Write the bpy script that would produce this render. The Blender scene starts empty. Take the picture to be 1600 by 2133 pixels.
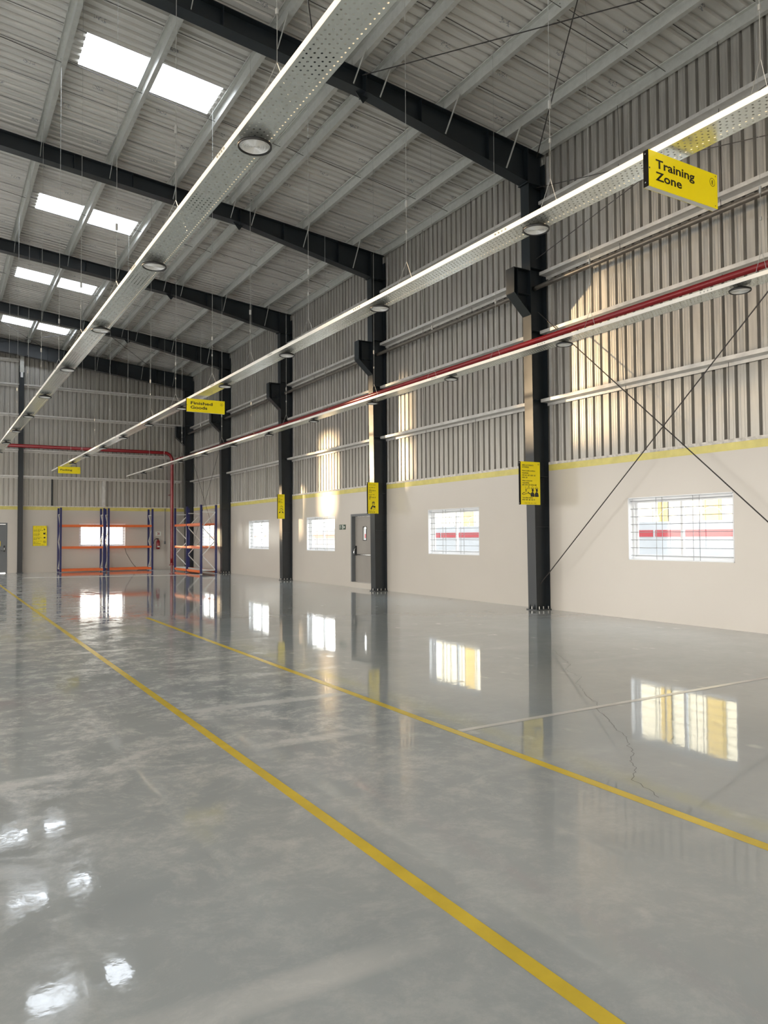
import bpy, bmesh, math, random
from mathutils import Vector, Matrix
random.seed(7)
S = bpy.context.scene
COL = S.collection

# ------------------------------------------------------------------ camera
CAM_F, CAM_YAW, CAM_PITCH, CAM_ROLL = 1564.87, 0.537337, 0.0334313, -0.0058025
cd = bpy.data.cameras.new('camera'); cam = bpy.data.objects.new('camera', cd); COL.objects.link(cam)
cd.sensor_fit = 'HORIZONTAL'; cd.sensor_width = 36.0; cd.lens = 36.0 * CAM_F / 1600.0
cd.clip_start = 0.05; cd.clip_end = 500
_f = Vector((math.sin(CAM_YAW)*math.cos(CAM_PITCH), math.cos(CAM_YAW)*math.cos(CAM_PITCH), math.sin(CAM_PITCH)))
_r0 = Vector((math.cos(CAM_YAW), -math.sin(CAM_YAW), 0)); _u0 = _r0.cross(_f)
_r = _r0*math.cos(CAM_ROLL) + _u0*math.sin(CAM_ROLL); _u = _u0*math.cos(CAM_ROLL) - _r0*math.sin(CAM_ROLL)
m = Matrix.Identity(4)
for i in range(3):
    m[i][0] = _r[i]; m[i][1] = _u[i]; m[i][2] = -_f[i]
m[2][3] = 1.5
cam.matrix_world = m
S.camera = cam

# ------------------------------------------------------------------ world, sun, exposure
w = bpy.data.worlds.new('sky'); S.world = w; w.use_nodes = True
nt = w.node_tree; nt.nodes.clear()
out = nt.nodes.new('ShaderNodeOutputWorld'); bg = nt.nodes.new('ShaderNodeBackground')
tc = nt.nodes.new('ShaderNodeTexCoord'); sx = nt.nodes.new('ShaderNodeSeparateXYZ'); cr = nt.nodes.new('ShaderNodeValToRGB')
nt.links.new(tc.outputs['Generated'], sx.inputs[0]); nt.links.new(sx.outputs['Z'], cr.inputs[0])
cr.color_ramp.elements[0].position = 0.0; cr.color_ramp.elements[0].color = (1.0, 0.93, 0.84, 1)
cr.color_ramp.elements[1].position = 0.7; cr.color_ramp.elements[1].color = (0.80, 0.88, 1.0, 1)
nt.links.new(cr.outputs[0], bg.inputs[0]); nt.links.new(bg.outputs[0], out.inputs[0])
bg.inputs[1].default_value = 10.0
SUN_DIR = Vector((1.0, -1.35, 0)).normalized(); SUN_EL = math.radians(1.6)
sd = bpy.data.lights.new('sun', 'SUN'); sd.energy = 6.5; sd.color = (1.0, 0.72, 0.42); sd.angle = math.radians(1.8)
sun = bpy.data.objects.new('sun', sd); COL.objects.link(sun)
_d = Vector((SUN_DIR.x*math.cos(SUN_EL), SUN_DIR.y*math.cos(SUN_EL), -math.sin(SUN_EL)))
sun.rotation_mode = 'QUATERNION'; sun.rotation_quaternion = _d.to_track_quat('-Z', 'Y'); sun.location = (-40, 60, 20)
vs = S.view_settings
S.display_settings.display_device = 'sRGB'
vs.view_transform = 'Standard'; vs.look = 'None'; vs.exposure = 0.02; vs.gamma = 1.0; vs.use_curve_mapping = False
cy = S.cycles
cy.max_bounces = 8; cy.diffuse_bounces = 5; cy.glossy_bounces = 4; cy.transmission_bounces = 6; cy.transparent_max_bounces = 12
cy.use_denoising = True; cy.sample_clamp_indirect = 8.0; cy.caustics_refractive = False; cy.caustics_reflective = True; cy.blur_glossy = 0.6

# ------------------------------------------------------------------ dimensions (metres, camera at the origin, 1.5 m up)
W = 10.83          # right wall face
XL = -15.03        # left wall
RX = -2.10         # ridge
YB = 37.165        # back wall face
YF = -10.5         # front wall
HB = 2.97          # top of the painted masonry
Y0, L = 11.527, 6.495
def ztop(x):       # top of the rafters
    return 9.45 + 0.1*(W - x) if x >= RX else 9.45 + 0.1*(W - RX) - 0.1*(RX - x)
COLY = [Y0 + k*L for k in range(4)] + [36.42]

# daylight portals at the openings of the side that lies out of view (they only guide the sky's own light)
LEFT_DOORS = [(-8.0, -3.6), (-1.2, 3.2), (5.4, 9.8), (12.0, 16.4), (18.6, 23.0), (25.2, 29.6), (31.6, 35.6)]
DOOR_H = 4.7
FRONT_FILL = [(-12.5, -7.0, 0.0, 4.7), (-3.5, 2.5, 0.0, 4.7)]   # unseen doorways added behind the camera to light the sides facing it
FILL_SLOT = (-9.5, 36.0, 5.1, 6.0)   # unseen opening added high in the left wall for fill light
def portal(name, loc, rot, sx_, sy_):
    l = bpy.data.lights.new(name, 'AREA'); l.shape = 'RECTANGLE'; l.size = sx_; l.size_y = sy_; l.cycles.is_portal = True
    o = bpy.data.objects.new(name, l); COL.objects.link(o); o.location = loc; o.rotation_euler = rot
for a, b in LEFT_DOORS:
    portal('daylight_portal', (XL-0.25, (a+b)/2, DOOR_H/2), (0, -math.pi/2, 0), DOOR_H, b-a)

portal('daylight_portal', (XL-0.25, (FILL_SLOT[0]+FILL_SLOT[1])/2, (FILL_SLOT[2]+FILL_SLOT[3])/2), (0, -math.pi/2, 0), FILL_SLOT[3]-FILL_SLOT[2], FILL_SLOT[1]-FILL_SLOT[0])

for a, b, z0_, z1_ in FRONT_FILL:
    portal('daylight_portal', ((a+b)/2, YF-0.25, (z0_+z1_)/2), (math.pi/2, 0, 0), b-a, z1_-z0_)

# ------------------------------------------------------------------ mesh helpers
def wloc(o):
    v = Vector((0, 0, 0))
    while o is not None:
        v += o.location; o = o.parent
    return v
class MB:
    def __init__(s): s.v = []; s.f = []; s.mi = []
    def add(s, vs_, fs_, mi=0):
        n = len(s.v); s.v.extend([tuple(p) for p in vs_]); s.f.extend([tuple(n+i for i in f) for f in fs_]); s.mi.extend([mi]*len(fs_))
        return s
    def box(s, x0, x1, y0, y1, z0, z1, mi=0):
        return s.add([(x0,y0,z0),(x1,y0,z0),(x1,y1,z0),(x0,y1,z0),(x0,y0,z1),(x1,y0,z1),(x1,y1,z1),(x0,y1,z1)],
                     [(0,3,2,1),(4,5,6,7),(0,1,5,4),(1,2,6,5),(2,3,7,6),(3,0,4,7)], mi)
    def cyl(s, p, q, r, n=8, r2=None, mi=0, cap=True):
        p = Vector(p); q = Vector(q); d = (q-p).normalized()
        a = d.orthogonal().normalized(); b = d.cross(a); r2 = r if r2 is None else r2
        vv = []
        for k in range(n):
            t = 2*math.pi*k/n; e = a*math.cos(t)+b*math.sin(t); vv.append(p+e*r)
        for k in range(n):
            t = 2*math.pi*k/n; e = a*math.cos(t)+b*math.sin(t); vv.append(q+e*r2)
        ff = [(k,(k+1)%n,n+(k+1)%n,n+k) for k in range(n)]
        if cap: ff += [tuple(range(n-1,-1,-1)), tuple(range(n,2*n))]
        return s.add(vv, ff, mi)
    def tube(s, pts, r, n=10, mi=0):
        pts = [Vector(p) for p in pts]; rings = []; a = None
        for i, p in enumerate(pts):
            d = (pts[min(i+1,len(pts)-1)]-pts[max(i-1,0)]).normalized()
            a = d.orthogonal().normalized() if a is None else (a - d*a.dot(d)).normalized()
            b = d.cross(a)
            rings.append([p+(a*math.cos(2*math.pi*k/n)+b*math.sin(2*math.pi*k/n))*r for k in range(n)])
        vv = [v for rg in rings for v in rg]; ff = []
        for i in range(len(pts)-1):
            for k in range(n):
                ff.append((i*n+k, i*n+(k+1)%n, (i+1)*n+(k+1)%n, (i+1)*n+k))
        ff += [tuple(range(n-1,-1,-1)), tuple((len(pts)-1)*n+k for k in range(n))]
        return s.add(vv, ff, mi)
    def bar(s, p, q, wd, th, up=(0,0,1), mi=0):      # rectangular bar from p to q
        p = Vector(p); q = Vector(q); d = (q-p).normalized(); up = Vector(up)
        a = d.cross(up); a = a.normalized() if a.length > 1e-6 else d.orthogonal().normalized()
        b = a.cross(d).normalized()
        vv = []
        for e in (p, q):
            for i, j in ((-1,-1),(1,-1),(1,1),(-1,1)): vv.append(e + a*(i*wd/2) + b*(j*th/2))
        return s.add(vv, [(3,2,1,0),(4,5,6,7),(0,1,5,4),(1,2,6,5),(2,3,7,6),(3,0,4,7)], mi)
    def prism(s, poly, fn, mi=0):                     # poly extruded: fn(p, 0|1) gives the point
        n = len(poly); vv = [fn(p,0) for p in poly]+[fn(p,1) for p in poly]
        ff = [(k,(k+1)%n,n+(k+1)%n,n+k) for k in range(n)] + [tuple(range(n-1,-1,-1)), tuple(range(n,2*n))]
        return s.add(vv, ff, mi)
    def lathe(s, prof, n=24, mi=0):                   # prof: (r, z) around the z axis
        vv = []; ff = []
        for r, z in prof:
            for k in range(n):
                t = 2*math.pi*k/n; vv.append((r*math.cos(t), r*math.sin(t), z))
        for i in range(len(prof)-1):
            for k in range(n): ff.append((i*n+k, i*n+(k+1)%n, (i+1)*n+(k+1)%n, (i+1)*n+k))
        return s.add(vv, ff, mi)
    def mesh(s, name, mats, off=(0,0,0), smooth=False, fix=True):
        me = bpy.data.meshes.new(name); ox, oy, oz = off
        me.from_pydata([(x-ox,y-oy,z-oz) for x,y,z in s.v], [], s.f)
        for mm in (mats if isinstance(mats, (list,tuple)) else [mats]): me.materials.append(mm)
        me.polygons.foreach_set('material_index', s.mi)
        if fix:
            b = bmesh.new(); b.from_mesh(me); bmesh.ops.recalc_face_normals(b, faces=b.faces); b.to_mesh(me); b.free()
        if smooth: me.polygons.foreach_set('use_smooth', [True]*len(me.polygons))
        me.update()
        return me
    def build(s, name, mats, parent=None, smooth=False, local=False, at=None, fix=True):
        off = (0,0,0) if local or parent is None else wloc(parent)
        if at is not None: off = at
        o = bpy.data.objects.new(name, s.mesh(name, mats, off, smooth, fix)); COL.objects.link(o)
        if parent is not None: o.parent = parent
        if at is not None and parent is None: o.location = at
        return o
def empty(name, loc=(0,0,0), rz=0.0):
    o = bpy.data.objects.new(name, None); COL.objects.link(o); o.location = loc; o.rotation_euler = (0,0,rz); o.empty_display_size = 0.1
    return o
def tag(o, label, cat, group=None, kind=None):
    if label: o['label'] = label
    if cat: o['category'] = cat
    if group: o['group'] = group
    if kind: o['kind'] = kind
    return o
def struct(o): o['kind'] = 'structure'; return o
def copy_tree(o, parent=None):
    c = o.copy(); COL.objects.link(c)
    if parent is not None: c.parent = parent
    for ch in list(o.children): copy_tree(ch, c)
    return c
def inst(src, loc, parent):
    c = src.copy(); COL.objects.link(c); c.location = loc; c.parent = parent; return c
ORD = ['first','second','third','fourth','fifth','sixth','seventh','eighth','ninth','tenth','eleventh','twelfth','thirteenth','fourteenth','fifteenth','sixteenth']
# flat text as a mesh; fn maps (u, v) in metres to a point
def text(s_, size, fn, mat, name, parent, bold=0.0, xs=1.0, align='LEFT', sp=1.0, width=None):
    c = bpy.data.curves.new('lettering', 'FONT'); c.body = s_; c.size = size; c.offset = bold; c.align_x = align; c.space_line = sp; c.resolution_u = 3
    t = bpy.data.objects.new('lettering', c); COL.objects.link(t)
    bpy.context.view_layer.update()
    me = bpy.data.meshes.new_from_object(t.evaluated_get(bpy.context.evaluated_depsgraph_get()))
    bpy.data.objects.remove(t); off = wloc(parent)
    if width: xs = width/max(1e-6, max(v.co.x for v in me.vertices))
    for v in me.vertices:
        v.co = Vector(fn(v.co.x*xs, v.co.y)) - off
    me.materials.clear(); me.materials.append(mat)
    o = bpy.data.objects.new(name, me); COL.objects.link(o); o.parent = parent
    return o

# ------------------------------------------------------------------ materials
def newmat(name):
    mt = bpy.data.materials.new(name); mt.use_nodes = True
    return mt, mt.node_tree.nodes, mt.node_tree.links, mt.node_tree.nodes['Principled BSDF']
def mat(name, c, rough=0.5, metal=0.0, var=0.0, scale=4.0, bump=0.0, bscale=20.0, rvar=0.0, spec=0.5, stretch=None, detail=4.0):
    mt, N, K, b = newmat(name)
    b.inputs['Base Color'].default_value = (*c, 1); b.inputs['Roughness'].default_value = rough
    b.inputs['Metallic'].default_value = metal; b.inputs['Specular IOR Level'].default_value = spec
    g = N.new('ShaderNodeNewGeometry'); vec = g.outputs['Position']
    if stretch:
        mp = N.new('ShaderNodeMapping'); mp.inputs['Scale'].default_value = stretch; K.new(vec, mp.inputs[0]); vec = mp.outputs[0]
    if var > 0 or rvar > 0:
        nz = N.new('ShaderNodeTexNoise'); nz.inputs['Scale'].default_value = scale; nz.inputs['Detail'].default_value = detail; nz.inputs['Roughness'].default_value = 0.6
        K.new(vec, nz.inputs['Vector'])
    if var > 0:
        r = N.new('ShaderNodeValToRGB'); r.color_ramp.elements[0].position = 0.3; r.color_ramp.elements[1].position = 0.7
        r.color_ramp.elements[0].color = (*[max(0, x*(1-var)) for x in c], 1); r.color_ramp.elements[1].color = (*[min(1, x*(1+var)) for x in c], 1)
        K.new(nz.outputs['Fac'], r.inputs[0]); K.new(r.outputs[0], b.inputs['Base Color'])
    if rvar > 0:
        mr = N.new('ShaderNodeMapRange'); mr.inputs[3].default_value = max(0.02, rough-rvar); mr.inputs[4].default_value = rough+rvar
        mr.inputs[1].default_value = 0.3; mr.inputs[2].default_value = 0.7
        K.new(nz.outputs['Fac'], mr.inputs[0]); K.new(mr.outputs[0], b.inputs['Roughness'])
    if bump > 0:
        n2 = N.new('ShaderNodeTexNoise'); n2.inputs['Scale'].default_value = bscale; n2.inputs['Detail'].default_value = 3
        K.new(vec, n2.inputs['Vector'])
        bp = N.new('ShaderNodeBump'); bp.inputs['Strength'].default_value = bump; bp.inputs['Distance'].default_value = 0.01
        K.new(n2.outputs['Fac'], bp.inputs['Height']); K.new(bp.outputs[0], b.inputs['Normal'])
    return mt
M = {}
M['steel'] = mat('charcoal_paint', (0.011, 0.016, 0.020), 0.32, 0.0, 0.15, 3, 0.0, 30, 0.03, spec=0.5)
M['galv'] = mat('galvanised_steel', (0.52, 0.525, 0.49), 0.34, 0.40, 0.08, 9, 0.02, 40, 0.06)
M['galv_dull'] = mat('dull_galvanised_steel', (0.56, 0.55, 0.52), 0.38, 0.35, 0.12, 6, 0.03, 30, 0.06)
M['sheet'] = mat('cladding_sheet', (0.40, 0.385, 0.35), 0.40, 0.55, 0.12, 2.0, 0.10, 6, 0.08, stretch=(8, 8, 0.6))
M['tray'] = mat('tray_steel', (0.74, 0.77, 0.73), 0.20, 0.6, 0.02, 3)
M['tray_rail'] = mat('tray_rail', (0.84, 0.81, 0.74), 0.40, 0.0, 0.03, 3)
M['wall'] = mat('cream_wall_paint', (0.56, 0.52, 0.46), 0.24, 0.0, 0.015, 0.8, detail=2.0)
M['band'] = mat('yellow_wall_paint', (0.64, 0.56, 0.16), 0.35, 0.0, 0.10, 5)
M['ledge'] = mat('rough_plaster', (0.60, 0.57, 0.52), 0.8, 0.0, 0.3, 12, 0.4, 30)
M['yellow'] = mat('sign_yellow', (0.93, 0.76, 0.0), 0.35, 0.0, 0.03, 3)
M['ink'] = mat('sign_black', (0.012, 0.011, 0.010), 0.4)
M['profile'] = mat('matt_black_profile', (0.008, 0.008, 0.008), 0.9, spec=0.08)
M['signback'] = mat('sign_edge', (0.70, 0.68, 0.62), 0.4, 0.2)
M['white'] = mat('white_enamel', (0.78, 0.79, 0.80), 0.35)
M['grille'] = mat('grey_white_grille_paint', (0.30, 0.30, 0.30), 0.4)
M['red'] = mat('red_pipe_paint', (0.24, 0.011, 0.015), 0.28, 0.0, 0.12, 4)
M['orange'] = mat('orange_beam_paint', (0.74, 0.15, 0.03), 0.4, 0.0, 0.06, 5)
M['blue'] = mat('blue_upright_paint', (0.012, 0.016, 0.10), 0.4, 0.0, 0.1, 5)
M['brace'] = mat('zinc_brace', (0.66, 0.66, 0.63), 0.4, 0.15, 0.08, 8)
M['door'] = mat('grey_door_paint', (0.30, 0.28, 0.25), 0.35, 0.0, 0.05, 2)
M['doorframe'] = mat('dark_grey_door_frame', (0.13, 0.14, 0.145), 0.4)
M['chrome'] = mat('chrome', (0.75, 0.75, 0.74), 0.18, 1.0)
M['black'] = mat('black_plastic', (0.012, 0.012, 0.012), 0.4)
M['green'] = mat('exit_green', (0.01, 0.05, 0.025), 0.4)
M['signwhite'] = mat('sign_white', (0.75, 0.78, 0.72), 0.4)
M['wire'] = mat('wire_rope', (0.42, 0.42, 0.40), 0.4, 0.6)
M['rod'] = mat('dark_rod', (0.045, 0.042, 0.04), 0.45, 0.3)
M['pole'] = mat('dull_tube', (0.16, 0.145, 0.125), 0.35, 0.5, 0.2, 5)
M['linew'] = mat('white_floor_paint', (0.68, 0.66, 0.62), 0.22, 0.0, 0.08, 6)
M['sunstreak'] = mat('painted_sun_streak', (0.88, 0.86, 0.80), 0.75, spec=0.15)  # pale colour standing in for sunlight on the floor
M['liney'] = mat('yellow_floor_paint', (0.76, 0.55, 0.05), 0.25, 0.0, 0.10, 4)
M['crack'] = mat('crack_dark', (0.13, 0.13, 0.125), 0.7, spec=0.1)
M['asphalt'] = mat('yard_concrete', (0.42, 0.40, 0.37), 0.8, 0.0, 0.15, 0.5)
M['compound'] = mat('compound_wall_white', (0.42, 0.43, 0.46), 0.7, 0.0, 0.05, 1)
M['redband'] = mat('red_band_paint', (0.36, 0.03, 0.045), 0.5)
M['facade'] = mat('cream_cladding', (0.50, 0.46, 0.36), 0.6)
M['facade2'] = mat('ochre_cladding', (0.36, 0.26, 0.07), 0.6)

# corrugated roof: grey sheet with faint blue print smudges every metre or so
def roof_mat():
    mt, N, K, b = newmat('roof_sheet')
    g = N.new('ShaderNodeNewGeometry'); sp = N.new('ShaderNodeSeparateXYZ'); K.new(g.outputs['Position'], sp.inputs[0])
    def math_(op, a, c=None, d=None):
        n = N.new('ShaderNodeMath'); n.operation = op
        for i, v in enumerate((a, c, d)):
            if v is None: continue
            if isinstance(v, (int, float)): n.inputs[i].default_value = v
            else: K.new(v, n.inputs[i])
        return n.outputs[0]
    yy = math_('DIVIDE', math_('SUBTRACT', sp.outputs['Y'], 13.92), 1.03)
    cell = math_('FLOOR', yy)
    xo = math_('ADD', math_('DIVIDE', sp.outputs['X'], 1.25), math_('MULTIPLY', cell, 0.37))
    fx = math_('FRACT', xo); fy = math_('FRACT', yy)
    mx = math_('LESS_THAN', math_('ABSOLUTE', math_('SUBTRACT', fx, 0.5)), 0.085)
    my = math_('LESS_THAN', math_('ABSOLUTE', math_('SUBTRACT', fy, 0.55)), 0.035)
    nz = N.new('ShaderNodeTexNoise'); nz.inputs['Scale'].default_value = 40; nz.inputs['Detail'].default_value = 1; K.new(g.outputs['Position'], nz.inputs['Vector'])
    mask = math_('MULTIPLY', math_('MULTIPLY', mx, my), math_('GREATER_THAN', nz.outputs['Fac'], 0.54))
    n2 = N.new('ShaderNodeTexNoise'); n2.inputs['Scale'].default_value = 1.0; n2.inputs['Detail'].default_value = 5
    mp = N.new('ShaderNodeMapping'); mp.inputs['Scale'].default_value = (0.5, 6, 6); K.new(g.outputs['Position'], mp.inputs[0]); K.new(mp.outputs[0], n2.inputs['Vector'])
    r = N.new('ShaderNodeValToRGB'); r.color_ramp.elements[0].position = 0.3; r.color_ramp.elements[1].position = 0.7
    r.color_ramp.elements[0].color = (0.49, 0.48, 0.445, 1); r.color_ramp.elements[1].color = (0.62, 0.605, 0.56, 1); K.new(n2.outputs['Fac'], r.inputs[0])
    mxn = N.new('ShaderNodeMix'); mxn.data_type = 'RGBA'; K.new(math_('MULTIPLY', mask, 0.6), mxn.inputs['Factor'])
    K.new(r.outputs[0], mxn.inputs['A']); mxn.inputs['B'].default_value = (0.10, 0.12, 0.16, 1)
    K.new(mxn.outputs['Result'], b.inputs['Base Color'])
    b.inputs['Metallic'].default_value = 0.25; b.inputs['Roughness'].default_value = 0.42
    return mt
M['roof'] = roof_mat()
def skylight_mat():
    mt, N, K, b = newmat('skylight_sheet'); N.remove(b)
    o = N['Material Output']; tr = N.new('ShaderNodeBsdfTranslucent'); tr.inputs[0].default_value = (0.92, 0.94, 0.95, 1)
    tp = N.new('ShaderNodeBsdfTransparent'); tp.inputs[0].default_value = (0.95, 0.96, 0.97, 1)
    mx = N.new('ShaderNodeMixShader'); mx.inputs[0].default_value = 0.35
    K.new(tr.outputs[0], mx.inputs[1]); K.new(tp.outputs[0], mx.inputs[2]); K.new(mx.outputs[0], o.inputs[0])
    return mt
M['skylight'] = skylight_mat()
def glass_mat():
    mt, N, K, b = newmat('window_glass'); N.remove(b)
    o = N['Material Output']; tp = N.new('ShaderNodeBsdfTransparent'); tp.inputs[0].default_value = (0.93, 0.95, 0.94, 1)
    gl = N.new('ShaderNodeBsdfGlossy'); gl.inputs['Roughness'].default_value = 0.03
    mx = N.new('ShaderNodeMixShader'); fr = N.new('ShaderNodeLayerWeight'); fr.inputs[0].default_value = 0.5
    pw = N.new('ShaderNodeMath'); pw.operation = 'POWER'; pw.inputs[1].default_value = 5.0; K.new(fr.outputs['Facing'], pw.inputs[0])
    sc_ = N.new('ShaderNodeMath'); sc_.operation = 'MULTIPLY_ADD'; sc_.inputs[1].default_value = 0.6; sc_.inputs[2].default_value = 0.03; K.new(pw.outputs[0], sc_.inputs[0])
    K.new(sc_.outputs[0], mx.inputs[0]); K.new(tp.outputs[0], mx.inputs[1]); K.new(gl.outputs[0], mx.inputs[2]); K.new(mx.outputs[0], o.inputs[0])
    return mt
M['glass'] = glass_mat()
def lens_mat():
    mt, N, K, b = newmat('lamp_lens')
    b.inputs['Base Color'].default_value = (0.82, 0.82, 0.80, 1); b.inputs['Roughness'].default_value = 0.12
    b.inputs['Coat Weight'].default_value = 0.6; b.inputs['Coat Roughness'].default_value = 0.05
    return mt
M['lens'] = lens_mat()
def floor_mat():
    mt, N, K, b = newmat('epoxy_floor')
    g = N.new('ShaderNodeNewGeometry'); P = g.outputs['Position']; sp = N.new('ShaderNodeSeparateXYZ'); K.new(P, sp.inputs[0])
    def noise(scale, detail=3, rough=0.55, vec=None, dist=0.0):
        n = N.new('ShaderNodeTexNoise'); n.inputs['Scale'].default_value = scale; n.inputs['Detail'].default_value = detail
        n.inputs['Roughness'].default_value = rough; n.inputs['Distortion'].default_value = dist; K.new(vec or P, n.inputs['Vector']); return n.outputs['Fac']
    def rng(v, a, b_, c, d):
        n = N.new('ShaderNodeMapRange'); n.inputs[1].default_value = a; n.inputs[2].default_value = b_; n.inputs[3].default_value = c; n.inputs[4].default_value = d
        K.new(v, n.inputs[0]); return n.outputs[0]
    def mul(a, c, op='MULTIPLY'):
        n = N.new('ShaderNodeMath'); n.operation = op; n.use_clamp = op == 'ADD'
        for i, v in enumerate((a, c)):
            if isinstance(v, (int, float)): n.inputs[i].default_value = v
            else: K.new(v, n.inputs[i])
        return n.outputs[0]
    # traffic dust: patchy in the aisle on the left of the second yellow line, sparse near the wall
    aisle = rng(sp.outputs['X'], 2.6, 4.2, 1.0, 0.12)
    far = rng(sp.outputs['Y'], 2.5, 6.0, 0.35, 1.0)
    pat = mul(mul(rng(noise(2.3, 9, 0.80, None, 0.4), 0.45, 0.58, 0, 1), rng(noise(8.0, 5, 0.75), 0.40, 0.56, 0.2, 1)), mul(aisle, far))
    vor = N.new('ShaderNodeTexVoronoi'); vor.inputs['Scale'].default_value = 2.6; vor.inputs['Randomness'].default_value = 1
    mp = N.new('ShaderNodeMapping'); mp.inputs['Rotation'].default_value = (0, 0, 0.6); mp.inputs['Scale'].default_value = (1.5, 0.9, 1); K.new(P, mp.inputs[0]); K.new(mp.outputs[0], vor.inputs['Vector'])
    foot = mul(mul(rng(vor.outputs['Distance'], 0.10, 0.22, 1, 0), rng(noise(9.0, 4), 0.40, 0.60, 0.2, 1)), rng(noise(0.9, 2), 0.50, 0.58, 0, 1))
    # wheel marks: thin curved streaks
    wv = N.new('ShaderNodeTexWave'); wv.wave_type = 'RINGS'; wv.inputs['Scale'].default_value = 0.22; wv.inputs['Distortion'].default_value = 6.0; wv.inputs['Detail'].default_value = 1.5; wv.inputs['Detail Scale'].default_value = 0.35
    K.new(P, wv.inputs['Vector'])
    streak = mul(rng(wv.outputs['Fac'], 0.95, 0.99, 0, 1.0), mul(aisle, rng(noise(0.5, 2), 0.45, 0.6, 0, 1)))
    dust = mul(mul(mul(pat, 1.0), mul(foot, 0.6), 'ADD'), mul(streak, 0.8), 'ADD')
    base = N.new('ShaderNodeValToRGB'); base.color_ramp.elements[0].position = 0.3; base.color_ramp.elements[1].position = 0.7
    base.color_ramp.elements[0].color = (0.41, 0.435, 0.43, 1); base.color_ramp.elements[1].color = (0.475, 0.495, 0.485, 1)
    K.new(noise(0.7, 5, 0.6), base.inputs[0])
    mx = N.new('ShaderNodeMix'); mx.data_type = 'RGBA'; K.new(dust, mx.inputs['Factor']); K.new(base.outputs[0], mx.inputs['A']); mx.inputs['B'].default_value = (0.66, 0.655, 0.62, 1)
    K.new(mx.outputs['Result'], b.inputs['Base Color'])
    rough = mul(rng(dust, 0.0, 0.7, 0.02, 0.24), rng(noise(1.5, 3), 0.3, 0.7, 0.0, 0.02), 'ADD')
    K.new(rough, b.inputs['Roughness'])
    b.inputs['Specular IOR Level'].default_value = 0.62
    bp = N.new('ShaderNodeBump'); bp.inputs['Strength'].default_value = 0.3; bp.inputs['Distance'].default_value = 0.0012
    K.new(noise(5.0, 2.5, 0.5), bp.inputs['Height'])
    bp2 = N.new('ShaderNodeBump'); bp2.inputs['Strength'].default_value = 0.22; bp2.inputs['Distance'].default_value = 0.0005
    K.new(noise(26.0, 2, 0.5), bp2.inputs['Height']); K.new(bp.outputs[0], bp2.inputs['Normal'])
    K.new(bp2.outputs[0], b.inputs['Normal'])
    return mt
M['floor'] = floor_mat()

# ================================================================== ROOM SHELL
fl = struct(MB().box(XL, W+0.2, YF, YB+0.2, -0.2, 0.0).build('floor', M['floor']))
def strip(p, q, wd, z, mt, name):
    p = Vector((*p, z)); q = Vector((*q, z)); d = (q-p).normalized(); n = Vector((-d.y, d.x, 0))*wd/2
    o = MB().add([p-n, q-n, q+n, p+n], [(0,1,2,3)]).build(name, mt, fl, fix=False); return o
strip((1.805, 0.6), (1.80, 36.9), 0.070, 0.0012, M['liney'], 'floor_strip')['label'] = 'yellow aisle line nearest the middle of the hall'
strip((3.45, 0.6), (3.445, 14.6), 0.076, 0.0012, M['liney'], 'floor_strip')['label'] = 'shorter yellow line towards the windows'
strip((3.49, 4.74), (10.5, 4.80), 0.062, 0.0016, M['linew'], 'floor_strip')['label'] = 'white cross line reaching towards the wall'
strip((2.9, 32.2), (9.4, 30.4), 0.45, 0.0012, M['sunstreak'], 'floor_strip')['label'] = 'pale painted sunlight streak in front of the racks'  # sunlit streak painted as a pale strip
cr_pts = [(7.0,7.42),(6.72,6.98),(6.49,6.66),(6.40,6.50),(6.09,6.26),(5.98,6.02),(5.915,5.85),(5.62,5.62),(5.47,5.385),(5.24,5.10),(5.11,4.86),(4.90,4.66),(4.73,4.37),(4.60,4.20),(4.44,3.94),(4.30,3.80),(4.14,3.61),(3.98,3.50),(3.90,3.38),(3.70,3.25),(3.65,3.1),(3.56,2.89)]
mb = MB()
jp = []
for (a, b_) in zip(cr_pts[:-1], cr_pts[1:]):                        # jagged between the measured points
    for k in range(5):
        t = k/5; jp.append((a[0]+(b_[0]-a[0])*t+random.uniform(-.014,.014), a[1]+(b_[1]-a[1])*t+random.uniform(-.014,.014)))
for (a, b_) in zip(jp[:-1], jp[1:]):
    p = Vector((*a, 0.0009)); q = Vector((*b_, 0.0009)); d = (q-p).normalized(); n = Vector((-d.y, d.x, 0))*0.0017
    mb.add([p-n, q-n, q+n, p+n], [(0,1,2,3)])
mb.build('floor_crack', M['crack'], fl, fix=False)

def wall_with_holes(mb, axis, face, thick, a0, a1, z0, z1, holes):
    # rectangular wall along an axis ('Y' wall at x = face, 'X' wall at y = face) with rectangular holes (a, b, za, zb)
    xs = sorted({a0, a1, *[h[0] for h in holes], *[h[1] for h in holes]}); zs = sorted({z0, z1, *[h[2] for h in holes], *[h[3] for h in holes]})
    xs = [x for x in xs if a0 <= x <= a1]; zs = [z for z in zs if z0 <= z <= z1]
    for i in range(len(xs)-1):
        run = None
        for j in range(len(zs)-1):
            cx = (xs[i]+xs[i+1])/2; cz = (zs[j]+zs[j+1])/2
            hole = any(h[0] < cx < h[1] and h[2] < cz < h[3] for h in holes)
            if not hole: run = [zs[j], zs[j+1]] if run is None else [run[0], zs[j+1]]
            if run and (hole or j == len(zs)-2):
                if axis == 'Y': mb.box(face, face+thick, xs[i], xs[i+1], run[0], run[1])
                else: mb.box(xs[i], xs[i+1], face, face+thick, run[0], run[1])
                run = None
    return mb
WIN = [(7.37, 9.48), (13.86, 15.96), (21.22, 23.31), (26.72, 28.83), (33.26, 35.35)]
WZ = (1.065, 2.185)
DOOR1 = (18.70, 20.14, 0.16, 2.20)
holes = [(a, b_, *WZ) for a, b_ in WIN] + [DOOR1]
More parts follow.
